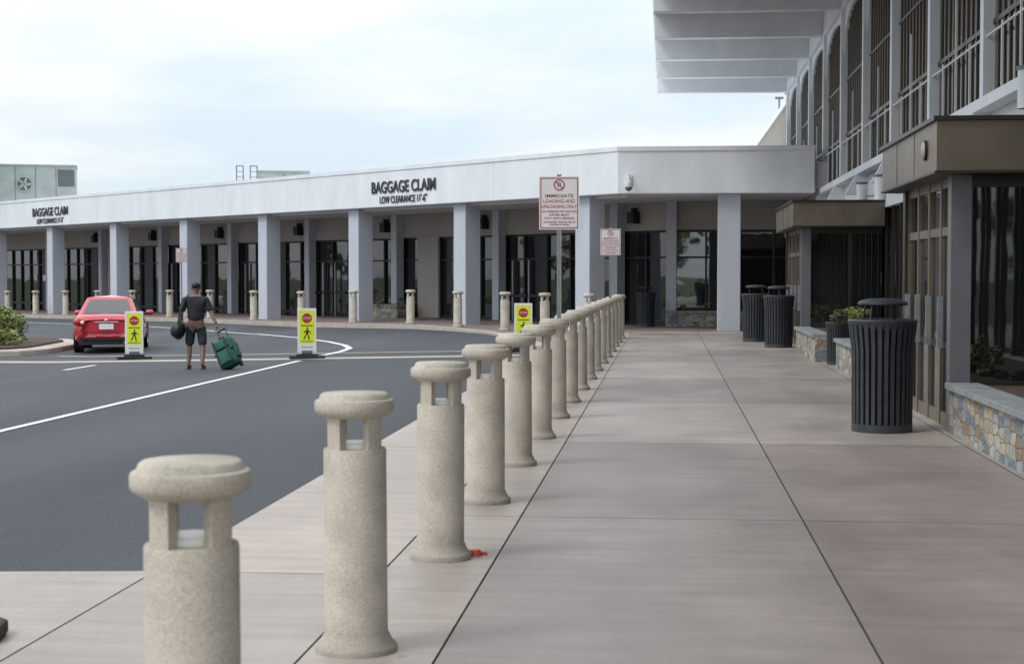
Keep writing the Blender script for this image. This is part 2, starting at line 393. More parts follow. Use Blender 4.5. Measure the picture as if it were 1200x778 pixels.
def leaves(name,blobs,size,k='leaf',parent=None,seed=1):
    rnd=random.Random(seed); g=MB()
    for c,r,n in blobs:
        cl=[]
        for _ in range(max(4,n//60)):
            while True:
                p=Vector((rnd.uniform(-1,1),rnd.uniform(-1,1),rnd.uniform(-1,1)))
                if p.length<1: break
            cl.append((p,rnd.uniform(.2,.42),rnd.random()))
        for _ in range(n):
            cp,cr,ct=rnd.choice(cl)
            p=Vector((rnd.gauss(0,1),rnd.gauss(0,1),rnd.gauss(0,1))).normalized()*cr*rnd.uniform(.5,1)+cp*.8
            w=Vector((c[0]+p.x*r[0],c[1]+p.y*r[1],c[2]+p.z*r[2]))
            a=Vector((rnd.gauss(0,1),rnd.gauss(0,1),rnd.gauss(0,.6))).normalized(); b=a.cross(Vector((rnd.gauss(0,1),rnd.gauss(0,1),rnd.gauss(0,1)))).normalized()
            s=size*rnd.uniform(.6,1.3)
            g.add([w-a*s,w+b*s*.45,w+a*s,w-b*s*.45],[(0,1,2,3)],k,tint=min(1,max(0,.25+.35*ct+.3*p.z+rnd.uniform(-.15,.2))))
    return g.obj(name,parent)
leaves('shrub',[((-18.0,40.6,.35),(1.0,1.0,.75),1800),((-19.6,40.6,.5),(1.2,1.2,1.05),1800),((-21.5,41,.5),(1.2,1.2,1.0),1000),((-17.2,39.6,.05),(.8,.8,.35),600)],.075,'leafy',seed=5)

# ------------------------------------------------------------------ bollards
b=MB()
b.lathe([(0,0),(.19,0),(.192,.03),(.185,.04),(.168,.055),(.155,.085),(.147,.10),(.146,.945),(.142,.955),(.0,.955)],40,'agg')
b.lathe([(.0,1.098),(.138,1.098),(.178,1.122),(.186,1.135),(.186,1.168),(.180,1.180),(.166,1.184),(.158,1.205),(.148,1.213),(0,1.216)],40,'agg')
for q in range(4):
    a0=math.radians(90*q+45-17); a1=math.radians(90*q+45+17); pts=[]
    for i in range(7): a=a0+(a1-a0)*i/6; pts.append((.140*math.cos(a),.140*math.sin(a)))
    for i in range(6,-1,-1): a=a0+(a1-a0)*i/6; pts.append((.085*math.cos(a),.085*math.sin(a)))
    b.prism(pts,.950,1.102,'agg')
b.lathe([(.0,.985),(.075,.985),(.085,.975),(.085,.956)],20,'lamp')
bm=b.mesh('bollard'); rb=random.Random(4)
def bollard(x,y,z):
    o=bpy.data.objects.new('bollard',bm); COL.objects.link(o); o.location=(x,y,z); o.rotation_euler=(rb.uniform(-.006,.006),rb.uniform(-.006,.006),math.atan2(-x,y)+rb.uniform(-.12,.12))
bx=[-1.450,-1.435]+[-1.40+.008*n for n in range(2,17)]
for n in range(17): bollard(bx[n],4.73+.09*min(n,1)+2.41*n,-.032 if n==0 else (-.01 if n==1 else 0))
for p in ((-2.2,45.6),(-3.6,47.2),(-5.05,49.6),(-6.95,52.6)): bollard(p[0],p[1],zs(p[0]))
for k in range(14):
    p=LP(10.2+3.62*k,-.5); bollard(p.x,p.y,zs(p.x))

# ------------------------------------------------------------------ baggage claim building
bc=empty('baggage_claim_building')
g=MB(); far=LP(80,0); far2=LP(80,30)
g.prism([(A.x,A.y),(4.58,A.y),(4.58,112),(far2.x,far2.y),(far.x,far.y)],4.27,5.72,'white')
g.obj('canopy_roof',bc,bevel=.03)
g=MB()
g.box(-80,.0,-.03,.0,5.60,5.74,'white',L); g.box(A.x,4.58,A.y-.03,A.y-.001,5.60,5.74,'white')
g.box(4.585,4.98,A.y+.25,A.y+12,4.43,5.25,'white2')
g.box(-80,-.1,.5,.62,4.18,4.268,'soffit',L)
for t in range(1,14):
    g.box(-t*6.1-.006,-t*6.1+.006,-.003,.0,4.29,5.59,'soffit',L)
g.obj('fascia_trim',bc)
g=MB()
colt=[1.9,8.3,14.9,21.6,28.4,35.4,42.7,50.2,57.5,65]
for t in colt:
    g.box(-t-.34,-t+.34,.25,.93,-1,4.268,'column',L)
g.box(1.62,2.32,49.75,50.45,-.1,4.268,'column')
g.obj('columns',bc,bevel=.02)
g=MB(); gf=MB(); gg=MB(); gn=MB(); rs=random.Random(12)
def storefront(x0,x1,yb,T,zbase,step=1.35,sill=0,gk='glass'):
    g.box(x0,x1,yb,yb+.3,3.3,4.26,'beige',T)
    n=max(1,round((x1-x0)/step)); w=(x1-x0)/n
    for i in range(n):   # individual panes, each very slightly out of plane
        a=rs.uniform(-.004,.004); xa=x0+i*w; xb_=xa+w
        for z0,z1 in ((zbase,2.36),(2.36,3.3)):
            t1=rs.uniform(-.004,.004)
            gg.add([(xa,yb+.12-a,z0),(xb_,yb+.12+a,z0),(xb_,yb+.12+a+t1,z1),(xa,yb+.12-a+t1,z1)],[(0,1,2,3)],gk,T)
        if rs.random()<.22:
            q=xa+w*rs.uniform(.3,.6); zz=rs.uniform(1.2,1.5); gn.box(q,q+rs.uniform(.18,.4),yb+.095,yb+.105,zz,zz+rs.uniform(.2,.35),'signw',T)
    for i in range(n+1):
        x=x0+i*w; gf.box(x-.035,x+.035,yb+.02,yb+.2,zbase,3.298,'frame',T)
    for z0,z1 in ((3.22,3.296),(2.32,2.39),(sill,sill+.12)):
        gf.box(x0,x1,yb+.04,yb+.18,z0,z1,'frame',T)
storefront(-80,-2.47,5,L,-1,1.32,0,'glassl')
for t in (5.0,11.6,18.3,25,31.9,39,46,53):
    g.box(-t-.19,-t+.19,4.62,5.0,-1,4.262,'column',L)
for t0,t1 in ((15.6,17.0),(44.5,45.6)):
    g.box(-t1,-t0,4.9,5.0,-1,3.3,'beige',L)
storefront(.23,4.85,54.8,None,.5,1.17,sill=.5)
g.box(.2,4.85,54.8,55.1,-.1,.5,'beige')
g.box(.0,.36,54.4,54.8,-.1,4.262,'column')
g.obj('back_wall',bc); gf.obj('window_frames',bc); gg.obj('glazing',bc); gn.obj('window_notices',bc)
g=MB()
for t in (4.2,12.6,19.2,26.0,33.2,40.2,47):
    T=L@Matrix.Translation((-t,4.85,3.75))
    g.box(-.16,.16,-.2,.14,-.2,.2,'frame',T); g.box(-.05,.05,-.1,.14,.2,.35,'frame',T)
g.obj('wall_lanterns',bc)
g=MB()
for t in (9.6,22.8,23.8,29.6,37,37.9):
    for d in (0,.95):
        x=-t-d; g.box(x-.42,x-.36,4.93,5.0,-.3,2.3,'galv',L); g.box(x-.42,x+.42,4.93,5.0,.9,1.0,'frame',L)
g.obj('doors',bc)
for tt,w1,w2 in ((11.3,3.95,2.9),(42,4.3,3.2)):
    text('BAGGAGE CLAIM',(-tt,-.03,4.80),.44,'letter',bc,L,w1,.010,'lettering',.012)
    text("LOW CLEARANCE 11'-6\"",(-tt,-.03,4.41),.27,'letter',bc,L,w2,.001,'clearance_lettering',.012)

def hvac(x,y,w,d,z0,z1,rz,fans=True):
    e=empty('rooftop_air_conditioner',(x,y,0),rz); g=MB()
    g.box(-w/2,w/2,-d/2,d/2,z0,z1,'hvac')
    g.box(-w/2-.05,w/2+.05,-d/2-.05,d/2+.05,z1,z1+.07,'hvac')
    n=max(2,int(w/1.0))
    for i in range(1,n):
        xx=-w/2+w*i/n; g.box(xx-.015,xx+.015,-d/2-.012,-d/2,z0+.08,z1-.05,'hvacd')
    g.box(-w/2+.1,-w/2+w/n-.1,-d/2-.02,-d/2-.001,z0+.3,z1-.3,'hvacd')
    g.box(w/2-w/n+.1,w/2-.1,-d/2-.02,-d/2-.001,z0+(z1-z0)*.45,z1-.2,'hvacd')
    for zz in range(5): 
        z=z0+.35+zz*(z1-z0-.7)/5; g.box(-w/2+.1,-w/2+w/n-.1,-d/2-.05,-d/2-.02,z,z+.05,'hvac')
    g.obj('cabinet',e)
    if fans:
        f=MB()
        for xx in (0,):
            T=Matrix.Translation((xx-.05,-d/2-.02,(z0+z1)/2))@Matrix.Rotation(math.pi/2,4,'X')
            f.lathe([(.45,0),(.45,.04),(.38,.05),(.38,0)],24,'hvac',T); f.lathe([(.0,.01),(.38,.01)],24,'hvacd',T)
            for a in range(5):
                f.box(.05,.36,-.06,.06,.015,.03,'hvac',T@Matrix.Rotation(a*math.pi*.4,4,'Z'))
        f.obj('fan',e)
    return e
hvac(-35.6,85.5,5.4,3,5.72,7.75,.35)
hvac(-18.2,74.2,2.4,1.6,5.72,6.6,.25,False)
e=empty('roof_access_ladder',(-19.35,70.6,0),.25); g=MB()
for dx in (0,.62):
    for s in (-.13,.17): g.cyl((dx+s,0,5.7),(dx+s,0,6.72),.025,'grayp',8)
    g.cyl((dx-.13,0,6.7),(dx+.17,0,6.7),.025,'grayp',8)
    for zz in range(3): g.cyl((dx-.13,0,5.95+zz*.25),(dx+.17,0,5.95+zz*.25),.015,'grayp',6)
g.obj('rails',e)
e=empty('security_camera',(-1.15,49.5,4.75)); g=MB()
g.box(-.08,.08,-.06,-.002,-.12,.12,'white'); g.cyl((0,-.05,.02),(0,-.45,.12),.03,'white'); g.cyl((0,-.45,.14),(0,-.45,-.12),.03,'white')
g.lathe([(.0,-.10),(.13,-.12),(.14,-.28),(.13,-.30)],16,'white',Matrix.Translation((0,-.45,0)))
g.ell((0,-.45,-.30),(.115,.115,.12),'grayp')
g.obj('housing',e)

# ------------------------------------------------------------------ terminal building
tb=empty('terminal_building')
PY=[.2+5*i for i in range(14)]
g=MB()
g.box(5.0,5.4,.2,112,-.1,.55,'beige')
g.box(5.0,5.4,.2,66,3.3,4.25,'white2')
g.box(4.72,5.4,.2,66,4.25,4.42,'white')
g.box(5.0,30,66.2,88,-.1,8.9,'wallfar')
for i in range(36):
    y=66.6+i*.6; g.box(4.96,5.0,y,y+.1,4.4,8.85,'beige')
g.box(4.9,5.1,66.2,88,8.8,9.0,'white')
g.obj('walls',tb)
g=MB()
for y in PY: g.box(4.86,5.1,y-.13,y+.13,4.42,9.15,'white')
for y in PY: 
    g.add([(4.72,y-.1,4.25),(4.72,y+.1,4.25),(4.45,y+.1,3.75),(4.45,y-.1,3.75),(5,y-.1,4.25),(5,y+.1,4.25),(5,y-.1,3.75),(5,y+.1,3.75)],[(0,1,2,3),(0,3,6,4),(1,5,7,2),(3,2,7,6)],'white')
for y0,y1 in zip(PY[:-1],PY[1:]):
    a=y0+.13; b=y1-.13; n=18; c=(a+b)/2; h=1.35
    vs=[];fs=[]
    for i in range(n+1):
        y=a+(b-a)*i/n; u=(y-c)/((b-a)/2); z=9.15-h+(h-.12)*max(0,1-abs(u)**2.6)**(1/2.6)
        for x in (4.96,5.05): vs+= [(x,y,z),(x,y,9.15)]
    for i in range(n):
        o=4*i; fs+=[(o,o+4,o+5,o+1),(o+2,o+3,o+7,o+6),(o,o+2,o+6,o+4)]
    g.add(vs,fs,'white')
g.obj('piers_and_arches',tb)
g=MB(); gl=MB()
gl.box(5.04,5.07,.2,66,4.42,9.15,'glassb'); gl.box(5.14,5.18,.2,66,.55,3.3,'glass')
y=.6
while y<66:
    if min(abs(y-q) for q in PY)>.2: g.box(5.012,5.036,y-.03,y+.03,4.42,9.14,'tan')
    y+=.417
y=.2
while y<66: g.box(5.06,5.13,y-.04,y+.04,.55,3.3,'bronze_dark'); y+=1.2
g.box(5.005,5.03,.2,66,5.60,5.68,'bronze_dark'); g.box(5.008,5.03,.2,66,7.15,7.21,'bronze_dark')
for q0 in PY[:-1]:
    for j in (1.25,2.5,3.75):
        g.box(4.90,4.93,q0+j-.022,q0+j+.022,4.42,5.5 if j!=2.5 else 6.6,'white')
    g.cyl((4.915,q0,5.42),(4.915,q0+5,5.42),.02,'white',6)
g.obj('mullions_and_railings',tb); gl.obj('glazing',tb)
g=MB()
g.box(-.42,9,-4,65.3,9.95,10.4,'soffit')
for y in [-4.8]+PY:
    g.box(-.38,4.83,y-.2,y+.2,9.15,9.95,'white')
g.box(4.83,30,-4,66.2,9.15,10.0,'white2')
g.obj('roof_overhang',tb,bevel=.02)
g=MB()
g.box(5.4,30,.2,66,0,9.1,'frame'); g.obj('core',tb)
g=MB(); g.cyl((5.6,80,9),(5.6,80,10.6),.04,'grayp',8); g.box(5.4,5.8,79.9,80.1,10.5,10.6,'grayp'); g.obj('roof_mast',tb)
for (x,y,z) in ((4.5,34.0,3.55),(4.5,20.4,4.05),(4.55,37.6,3.6)):
    e=empty('floodlight',(x,y,z)); g=MB()
    g.cyl((0,0,-.22),(0,0,.26),.12,'white',18); g.cyl((0,0,.26),(0,0,.31),.135,'grayp',18); g.cyl((0,0,0),(.35,0,0),.03,'white',8); g.box(.33,.4,-.08,.08,-.1,.1,'white'); g.obj('housing',e)

def vestibule(y0,y1,lamp):
    e=empty('entrance_vestibule'); g=MB(); gl=MB()
    g.box(2.92,5.0,y0-.35,y1+.25,2.88,3.42,'bronze')
    g.box(2.88,5.0,y0-.39,y1+.29,3.42,3.47,'bronze_dark')
    g.box(2.90,5.0,y0-.37,y1+.27,2.85,2.88,'bronze_dark')
    for yy in (y0+1.2,y0+2.6): g.box(2.915,2.92,yy,yy+.012,2.88,3.42,'bronze_dark')
    g.obj('roof',e,bevel=.008)
    g=MB()
    g.box(3.14,3.36,y0-.02,y0+.2,0,2.85,'grayp')
    g.box(3.16,3.34,y1-.2,y1,0,2.85,'bronze_dark')
    for x in (4.28,):
        g.box(x-.04,x+.04,y0+.02,y0+.14,0,2.85,'bronze_dark')
    for z0,z1 in ((0,.12),(2.72,2.85)): g.box(3.36,5.0,y0+.03,y0+.13,z0,z1,'bronze_dark')
    g.box(3.36,5.0,y0+.04,y0+.12,.5,.56,'bronze_dark')
    gl.box(3.36,5.0,y0+.07,y0+.09,.12,2.72,'glass')
    n=4; w=(y1-y0-.4)/n
    for i in range(n+1):
        y=y0+.2+i*w; g.box(3.2,3.3,y-.045,y+.045,0,2.85,'bronze')
    for z0,z1 in ((0,.16),(2.2,2.3),(2.75,2.85)): g.box(3.21,3.29,y0+.2,y1-.2,z0,z1,'bronze')
    for i in range(n):
        y=y0+.2+(i+.5)*w; g.box(3.14,3.2,y+.2,y+.24,.9,1.5,'galv')
        g.box(3.215,3.285,y-w/2,y+w/2,.9,.98,'bronze_dark')
    gl.box(3.24,3.26,y0+.2,y1-.2,.1,2.8,'glass')
    g.box(3.3,5,y1-.1,y1,0,2.85,'bronze_dark')
    g.obj('frame',e); gl.obj('glazing',e)
    if lamp:
        g=MB(); g.ell((2.895,y0+.35,3.15),(.03,.10,.10),'lampb'); g.cyl((2.89,y0+.35,3.15),(2.93,y0+.35,3.15),.115,'bronze_dark',20); g.obj('wall_light',e)
vestibule(17.9,21.6,True); vestibule(37.3,42.3,False)

def planter(x0,x1,y0,y1,h,seed,kind='leaf',rs=(.25,.45)):
    e=empty('stone_planter'); g=MB()
    g.box(x0,x1,y0,y1,0,h-.07,'stone'); g.obj('stone_wall',e)
    g=MB()
    for i in range(max(1,int((y1-y0)/.9))):
        n=max(1,int((y1-y0)/.9)); a=y0+(y1-y0)*i/n; b=y0+(y1-y0)*(i+1)/n
        g.box(x0-.05,x0+.32,a+.004,b-.004,h-.07,h,'capst')
    g.box(x0+.321,x1,y0-.04,y0+.3,h-.07,h-.002,'capst')
    g.box(x0+.321,x1,y0+.301,y1,h-.07,h-.03,'soil'); g.obj('coping_and_soil',e,bevel=.008)
    rnd=random.Random(seed); bl=[]
    n=max(2,int((y1-y0)*1.5))
    for i in range(n):
        r=rnd.uniform(*rs); 
        bl.append(((rnd.uniform(x0+.55,x0+1.2),y0+.4+(y1-y0-.8)*(i+.5)/n,h+r*.55),(r,r,r*rnd.uniform(.7,1.1)),260))
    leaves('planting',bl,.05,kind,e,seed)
planter(3.13,5.0,9,17.85,.56,1,'leafy',(.20,.34))
planter(3.2,5.0,23.5,30.2,.56,2,'leaf',(.2,.32))
planter(3.0,5.0,32.2,36.9,.56,3,'leafy',(.28,.5))
def splanter(T):
    e=empty('stone_planter'); g=MB(); g.box(-.95,.95,-.35,.35,-.4,.46,'stone',T); g.box(-1,1,-.4,.4,.46,.53,'capst',T); g.box(-.7,.7,-.2,.2,.53,.535,'soil',T); g.obj('stone_wall',e)
    c=T@Vector((0,0,.62)); leaves('planting',[((c.x-.4,c.y,c.z),(.3,.3,.2),140),((c.x+.4,c.y,c.z),(.3,.3,.2),140)],.05,'leaf',e,9)
splanter(Matrix.Translation((1.0,54.1,0))); splanter(Matrix.Translation((3.6,54.1,0)))
splanter(L@Matrix.Translation((-17.8,4.1,0)))

# bins
b=MB()
b.lathe([(0,.06),(.29,.06),(.30,1.2),(.31,1.22),(.24,1.22),(.24,1.0),(0,1.0)],28,'candark')
b.lathe([(.31,.0),(.335,.0),(.335,.09),(.31,.09)],32,'can'); 
b.lathe([(.335,1.14),(.375,1.20),(.385,1.24),(.37,1.255),(.30,1.25),(.30,1.14)],32,'can')
for i in range(30):
    T=Matrix.Rotation(2*math.pi*i/30,4,'Z')
    b.add([(.318,-.02,.05),(.332,-.02,.05),(.332,.02,.05),(.318,.02,.05),(.326,-.021,.9),(.34,-.021,.9),(.34,.021,.9),(.326,.021,.9),(.362,-.023,1.2),(.376,-.023,1.2),(.376,.023,1.2),(.362,.023,1.2)],
      [(0,1,5,4),(1,2,6,5),(2,3,7,6),(3,0,4,7),(4,5,9,8),(5,6,10,9),(6,7,11,10),(7,4,8,11)],'can',T)
for q in range(4):
    a=math.radians(45+90*q); b.cyl((.26*math.cos(a),.26*math.sin(a),1.2),(.22*math.cos(a),.22*math.sin(a),1.42),.012,'can',6)
b.lathe([(.0,1.405),(.26,1.41),(.275,1.42),(.275,1.44),(.24,1.465),(.15,1.485),(0,1.49)],28,'can')
bmz=b.mesh('trash_can')
for i,(x,y,s) in enumerate(((2.42,18.0,1),(2.72,38.6,1),(2.36,41.9,1),(3.36,31.3,.66),(-.67,53.6,.92))):
    o=bpy.data.objects.new('trash_can',bmz); COL.objects.link(o); o.location=(x,y,0); o.rotation_euler=(0,0,i*.7+.1); o.scale=(s,s,s)

def parksign(x,y,z0,ztop,w,h,rz=0):
    e=empty('parking_sign',(x,y,z0),rz); g=MB()
    for s in (-1,1): g.box(s*.022-.006,s*.022+.006,-.012,.03,0,ztop+.03,'galv')
    g.box(-.028,.028,.022,.03,0,ztop+.03,'galv')
    g.box(-.06,.06,-.06,.06,0,.02,'galv')
    g.obj('post',e)
    g=MB(); g.box(-w/2,w/2,-.02,-.014,ztop-h,ztop,'signw'); g.obj('panel',e)
    g=MB(); m=.015;t=.011; yf=(-.0225,-.0202)
    g.box(-w/2+m,w/2-m,*yf,ztop-m-t,ztop-m,'signr'); g.box(-w/2+m,w/2-m,*yf,ztop-h+m,ztop-h+m+t,'signr')
    g.box(-w/2+m,-w/2+m+t,*yf,ztop-h+m+t,ztop-m-t,'signr'); g.box(w/2-m-t,w/2-m,*yf,ztop-h+m+t,ztop-m-t,'signr')
    T=Matrix.Translation((0,-.0202,ztop-.105))@Matrix.Rotation(math.pi/2,4,'X')
    g.lathe([(.056,0),(.070,0),(.070,.003),(.056,.003),(.056,0)],28,'signr',T)
    g.box(-.056,.056,-.006,.006,.003,.005,'signr',T@Matrix.Rotation(-math.pi/4,4,'Z'))
    g.obj('border_and_symbol',e)
    text('P',(0,-.021,ztop-.14),.070,'ink',e,None,None,.0,'symbol_letter',.0008)
    rows=[('IMMEDIATE',.245,.046,.70),('LOADING AND',.307,.046,.80),('UNLOADING ONLY',.369,.046,.88),('NO PARKING OR WAITING',.42,.028,.86),('DRIVER MUST',.46,.028,.5),('STAY WITH VEHICLE',.50,.028,.74),('UNATTENDED VEHICLES WILL BE',.54,.018,.8),('TICKETED OR TOWED',.57,.018,.5)]
    for s,dz,hh,ww in rows:
        text(s,(0,-.021,ztop-dz*h/.62),hh*h/.62*.9,'signr',e,None,w*ww,.0008,'lettering',.0008)
parksign(-1.33,19.75,0,2.975,.50,.66,math.radians(4))
parksign(-1.30,37.3,0,2.83,.48,.62,math.radians(4))
p=LP(27,-.6); parksign(p.x,p.y,zs(p.x),3.05,.48,.62,math.radians(25))

def ysign(x,y,z,rz):
    e=empty('pedestrian_crossing_sign',(x,y,z),rz); g=MB()
    g.prism([(-.36,-.16),(.36,-.16),(.40,-.1),(.40,.1),(.36,.16),(-.36,.16),(-.40,.1),(-.40,-.1)],0,.06,'black')
    g.box(-.24,.24,-.1,.1,.06,.10,'black'); g.box(-.12,.12,-.03,.03,.10,.18,'grayp'); g.obj('rubber_base',e,bevel=.012)
    g=MB(); g.prism([(-.21,-.012),(.21,-.012),(.21,.012),(-.21,.012)],.12,1.12,'signw'); g.obj('panel',e,bevel=.008)
    for s in (-1,1):
        g=MB(); R=Matrix.Rotation(0 if s<0 else math.pi,4,'Z')
        g.box(-.165,.165,-.0145,-.0125,.34,1.07,'signy',R)
        T=R@Matrix.Translation((0,-.0148,.90))@Matrix.Rotation(math.pi/2,4,'X')
        g.prism([(.115*math.cos(math.radians(22.5+45*i)),.115*math.sin(math.radians(22.5+45*i))) for i in range(8)],0,.002,'signr',T)
        T=R@Matrix.Translation((0,-.0148,.55))@Matrix.Rotation(math.pi/2,4,'X')
        g.prism([(.022*math.cos(math.pi*i/6)+.008,.022*math.sin(math.pi*i/6)+.125) for i in range(12)],0,.002,'ink',T)
        for P in ([(-.025,.0),(.03,.0),(.035,.09),(-.015,.09)],[(-.025,.0),(.0,.0),(-.03,-.07),(-.06,-.12),(-.085,-.11),(-.05,-.05)],[(.0,.0),(.03,.0),(.05,-.06),(.06,-.13),(.03,-.13),(.022,-.05)],[(-.015,.09),(-.015,.06),(-.06,.02),(-.075,.04)],[(.03,.09),(.03,.06),(.06,.035),(.085,.0),(.095,.015),(.07,.055)]):
            g.prism(P,0,.0021,'ink',T)
        g.box(-.14,.14,-.0165,-.0146,.375,.39,'ink',R); g.box(-.13,.13,-.0165,-.0146,.725,.745,'ink',R)
        g.obj('graphics',e)
        text('STOP',(0,-.0178,.878),.05,'signw',e,R,.17,.0,'stop_lettering',.0006)
        text('STATE LAW',(0,-.0138,.235),.04,'ink',e,R,.25,.0,'lettering',.0006)
ysign(-12.45,36.1,zr(-12.45),.33); ysign(-8.0,34.75,zr(-8)+.01,.22); ysign(-3.28,36.4,zr(-3.28),.08)

g=MB(); g.prism([(-.36,-.16),(.36,-.16),(.40,-.1),(.40,.1),(.36,.16),(-.36,.16),(-.40,.1),(-.40,-.1)],0,.07,'black',Matrix.Translation((-3.57,7.22,.0))@Matrix.Rotation(.2,4,'Z')); g.box(-.2,.15,-.08,.08,.07,.11,'black',Matrix.Translation((-3.57,7.22,0)))
g.obj('rubber_sign_base',bevel=.015)
g=MB(); g.lathe([(0,0),(.04,0),(.04,.02),(.03,.035),(0,.04)],14,'redplastic',Matrix.Translation((-1.18,9.75,0))); g.box(-1.21,-1.11,9.76,9.80,0,.018,'redplastic'); g.obj('plastic_lid')

# ------------------------------------------------------------------ cars
def build_car(name,loc,rz,paint):
    car=empty(name,loc,rz)
    g=MB()
    def section(w,zb,zt,zm):
        return [(0,zb),(w*.86,zb),(w*.97,zb+.10),(w,zb+.24),(w*1.0,zm),(w*.965,zt-.10),(w*.90,zt-.03),(w*.80,zt),(0,zt+.025)]
    secs=[(-.02,.62,.42,.86,.6),(.05,.76,.32,.95,.6),(.22,.83,.24,1.0,.62),(.7,.865,.2,1.01,.64),(1.3,.87,.19,.98,.64),(2.2,.875,.19,.95,.62),(3.0,.87,.19,.93,.6),(3.7,.86,.2,.87,.58),(4.2,.82,.23,.78,.55),(4.45,.72,.28,.68,.5),(4.52,.55,.35,.6,.48)]
    vs=[];fs=[]
    for y,w,zb,zt,zm in secs:
        s=section(w,zb,zt,zm); ring=s+[(-x,z) for x,z in s[-2:0:-1]]
        vs+=[(x,y,z) for x,z in ring]
    full=len(ring)
    for j in range(len(secs)-1):
        for i in range(full): fs.append((j*full+i,j*full+(i+1)%full,(j+1)*full+(i+1)%full,(j+1)*full+i))
    fs.append(tuple(range(full))); fs.append(tuple(range((len(secs)-1)*full,len(secs)*full))[::-1])
    g.add(vs,fs,paint)
    o=g.obj('body',car); sm=o.modifiers.new('s','SUBSURF'); sm.levels=2; sm.render_levels=2
    for p_ in o.data.polygons: p_.use_smooth=True
    B=[(-.76,.42,.97),(.76,.42,.97),(.79,3.35,.93),(-.79,3.35,.93)]
    T1=[(-.56,1.10,1.43),(.56,1.10,1.43),(.57,2.45,1.43),(-.57,2.45,1.43)]
    g=MB(); g.add(B+T1+[(0,1.75,1.475)],[(0,1,5,4),(1,2,6,5),(2,3,7,6),(3,0,4,7),(4,5,8),(5,6,8),(6,7,8),(7,4,8)],paint)
    g.obj('cabin',car,bevel=.07,seg=4)
    def panel(quad,m,k,off,mb):
        q=[Vector(p) for p in quad]; nrm=(q[1]-q[0]).cross(q[3]-q[0]).normalized()
        def P(u,v): return (q[0]*(1-u)+q[1]*u)*(1-v)+(q[3]*(1-u)+q[2]*u)*v+nrm*off
        mb.add([P(m[0],m[2]),P(m[1],m[2]),P(m[1],m[3]),P(m[0],m[3])],[(0,1,2,3)],k)
    g=MB()
    panel([B[0],B[1],T1[1],T1[0]],(.09,.91,.10,.86),'carglass',.006,g)
    panel([B[2],B[3],T1[3],T1[2]],(.07,.93,.08,.92),'carglass',.006,g)
    for qd in ([B[1],B[2],T1[2],T1[1]],[B[3],B[0],T1[0],T1[3]]):
        a=(.22,.52,.16,.84) if qd[0][0]>0 else (.10,.46,.16,.84); bb=(.54,.90,.16,.84) if qd[0][0]>0 else (.48,.78,.16,.84)
        panel(qd,a,'carglass',.006,g); panel(qd,bb,'carglass',.006,g)
    g.obj('windows',car)
    g=MB()
    for s in (-1,1):
        g.ell((s*.66,.03,.80),(.155,.07,.10),'tail'); g.ell((s*.73,.14,.80),(.13,.14,.095),'tail')
        g.ell((s*.60,-.035,.80),(.05,.02,.045),'lamp')
    g.box(-.18,.18,-.065,-.045,.62,.76,'signw'); g.box(-.30,.30,-.055,-.02,.79,.815,'chrome')
    g.ell((0,-.04,.86),(.05,.015,.03),'chrome')
    g.box(-.60,.60,-.06,.1,.345,.40,'black'); g.cyl((.45,-.03,.28),(.45,.2,.28),.035,'chrome')
    g.box(-.70,.70,-.03,.3,.22,.34,'black')
    g.box(-.78,.78,-.045,-.03,.545,.553,'black')
    g.obj('lights_and_bumper',car,bevel=.006)
    g=MB()
    for s in (-1,1):
        for y in (.95,3.6):
            T=Matrix.Translation((s*.70,y,.32))@Matrix.Rotation(math.pi/2*s,4,'Y')
            g.lathe([(0,-.02),(.2,-.02),(.22,.14),(.30,.165),(.325,.14),(.325,-.05),(0,-.05)],26,'tire',T)
            g.lathe([(0,.15),(.05,.165),(.19,.15),(.215,.172),(.22,.15)],20,'chrome',T)
            T=Matrix.Translation((s*.872,y,.33))@Matrix.Rotation(math.pi/2*s,4,'Y')
            g.lathe([(.33,-.06),(.375,-.05),(.38,.003),(.35,.006),(.33,-.06)],26,'black',T)
    g.obj('wheels',car)
    g=MB()
    for s in (-1,1): g.ell((s*.96,3.0,.98),(.11,.06,.075),paint); g.cyl((s*.80,3.02,.93),(s*.93,3.0,.96),.025,'black')
    g.obj('mirrors',car)
build_car('red_car',(-14.30,39.35,zr(-14.3)),math.radians(16),'carred')
for i,(x,y,c) in enumerate(((-50,56,'carwhite'),(-51,63,'cargray'),(-50.5,70,'carred'),(-50,84,'carwhite'),(-51,49,'cargray'))):
    build_car('parked_car',(x,y,zr(x)),math.radians(-80+8*i),c)

# ------------------------------------------------------------------ man
def skin(name,islands,k,parent,sub=2):
    vs=[];es=[];rad=[];roots=[]
    for pts,edges in islands:
        o=len(vs); roots.append(o)
        for p in pts: vs.append(p[:3]); rad.append((p[3],p[4] if len(p)>4 else p[3]))
        es+=[(a+o,b+o) for a,b in edges]
    me=bpy.data.meshes.new(name); me.from_pydata(vs,es,[]); me.materials.append(M[k])
    o=bpy.data.objects.new(name,me); COL.objects.link(o); o.parent=parent
    o.modifiers.new('skin','SKIN').use_smooth_shade=True
    if not me.skin_vertices: 
        bpy.context.view_layer.objects.active=o
        bpy.ops.object.select_all(action='DESELECT'); o.select_set(True); bpy.ops.mesh.customdata_skin_add()
    for i,r in enumerate(rad):
        d=me.skin_vertices[0].data[i]; d.radius=r; d.use_root=(i in roots)
    s=o.modifiers.new('sub','SUBSURF'); s.levels=sub; s.render_levels=sub
    return o
man=empty('walking_man',(-9.50,31.3,zr(-9.55)),math.radians(8))
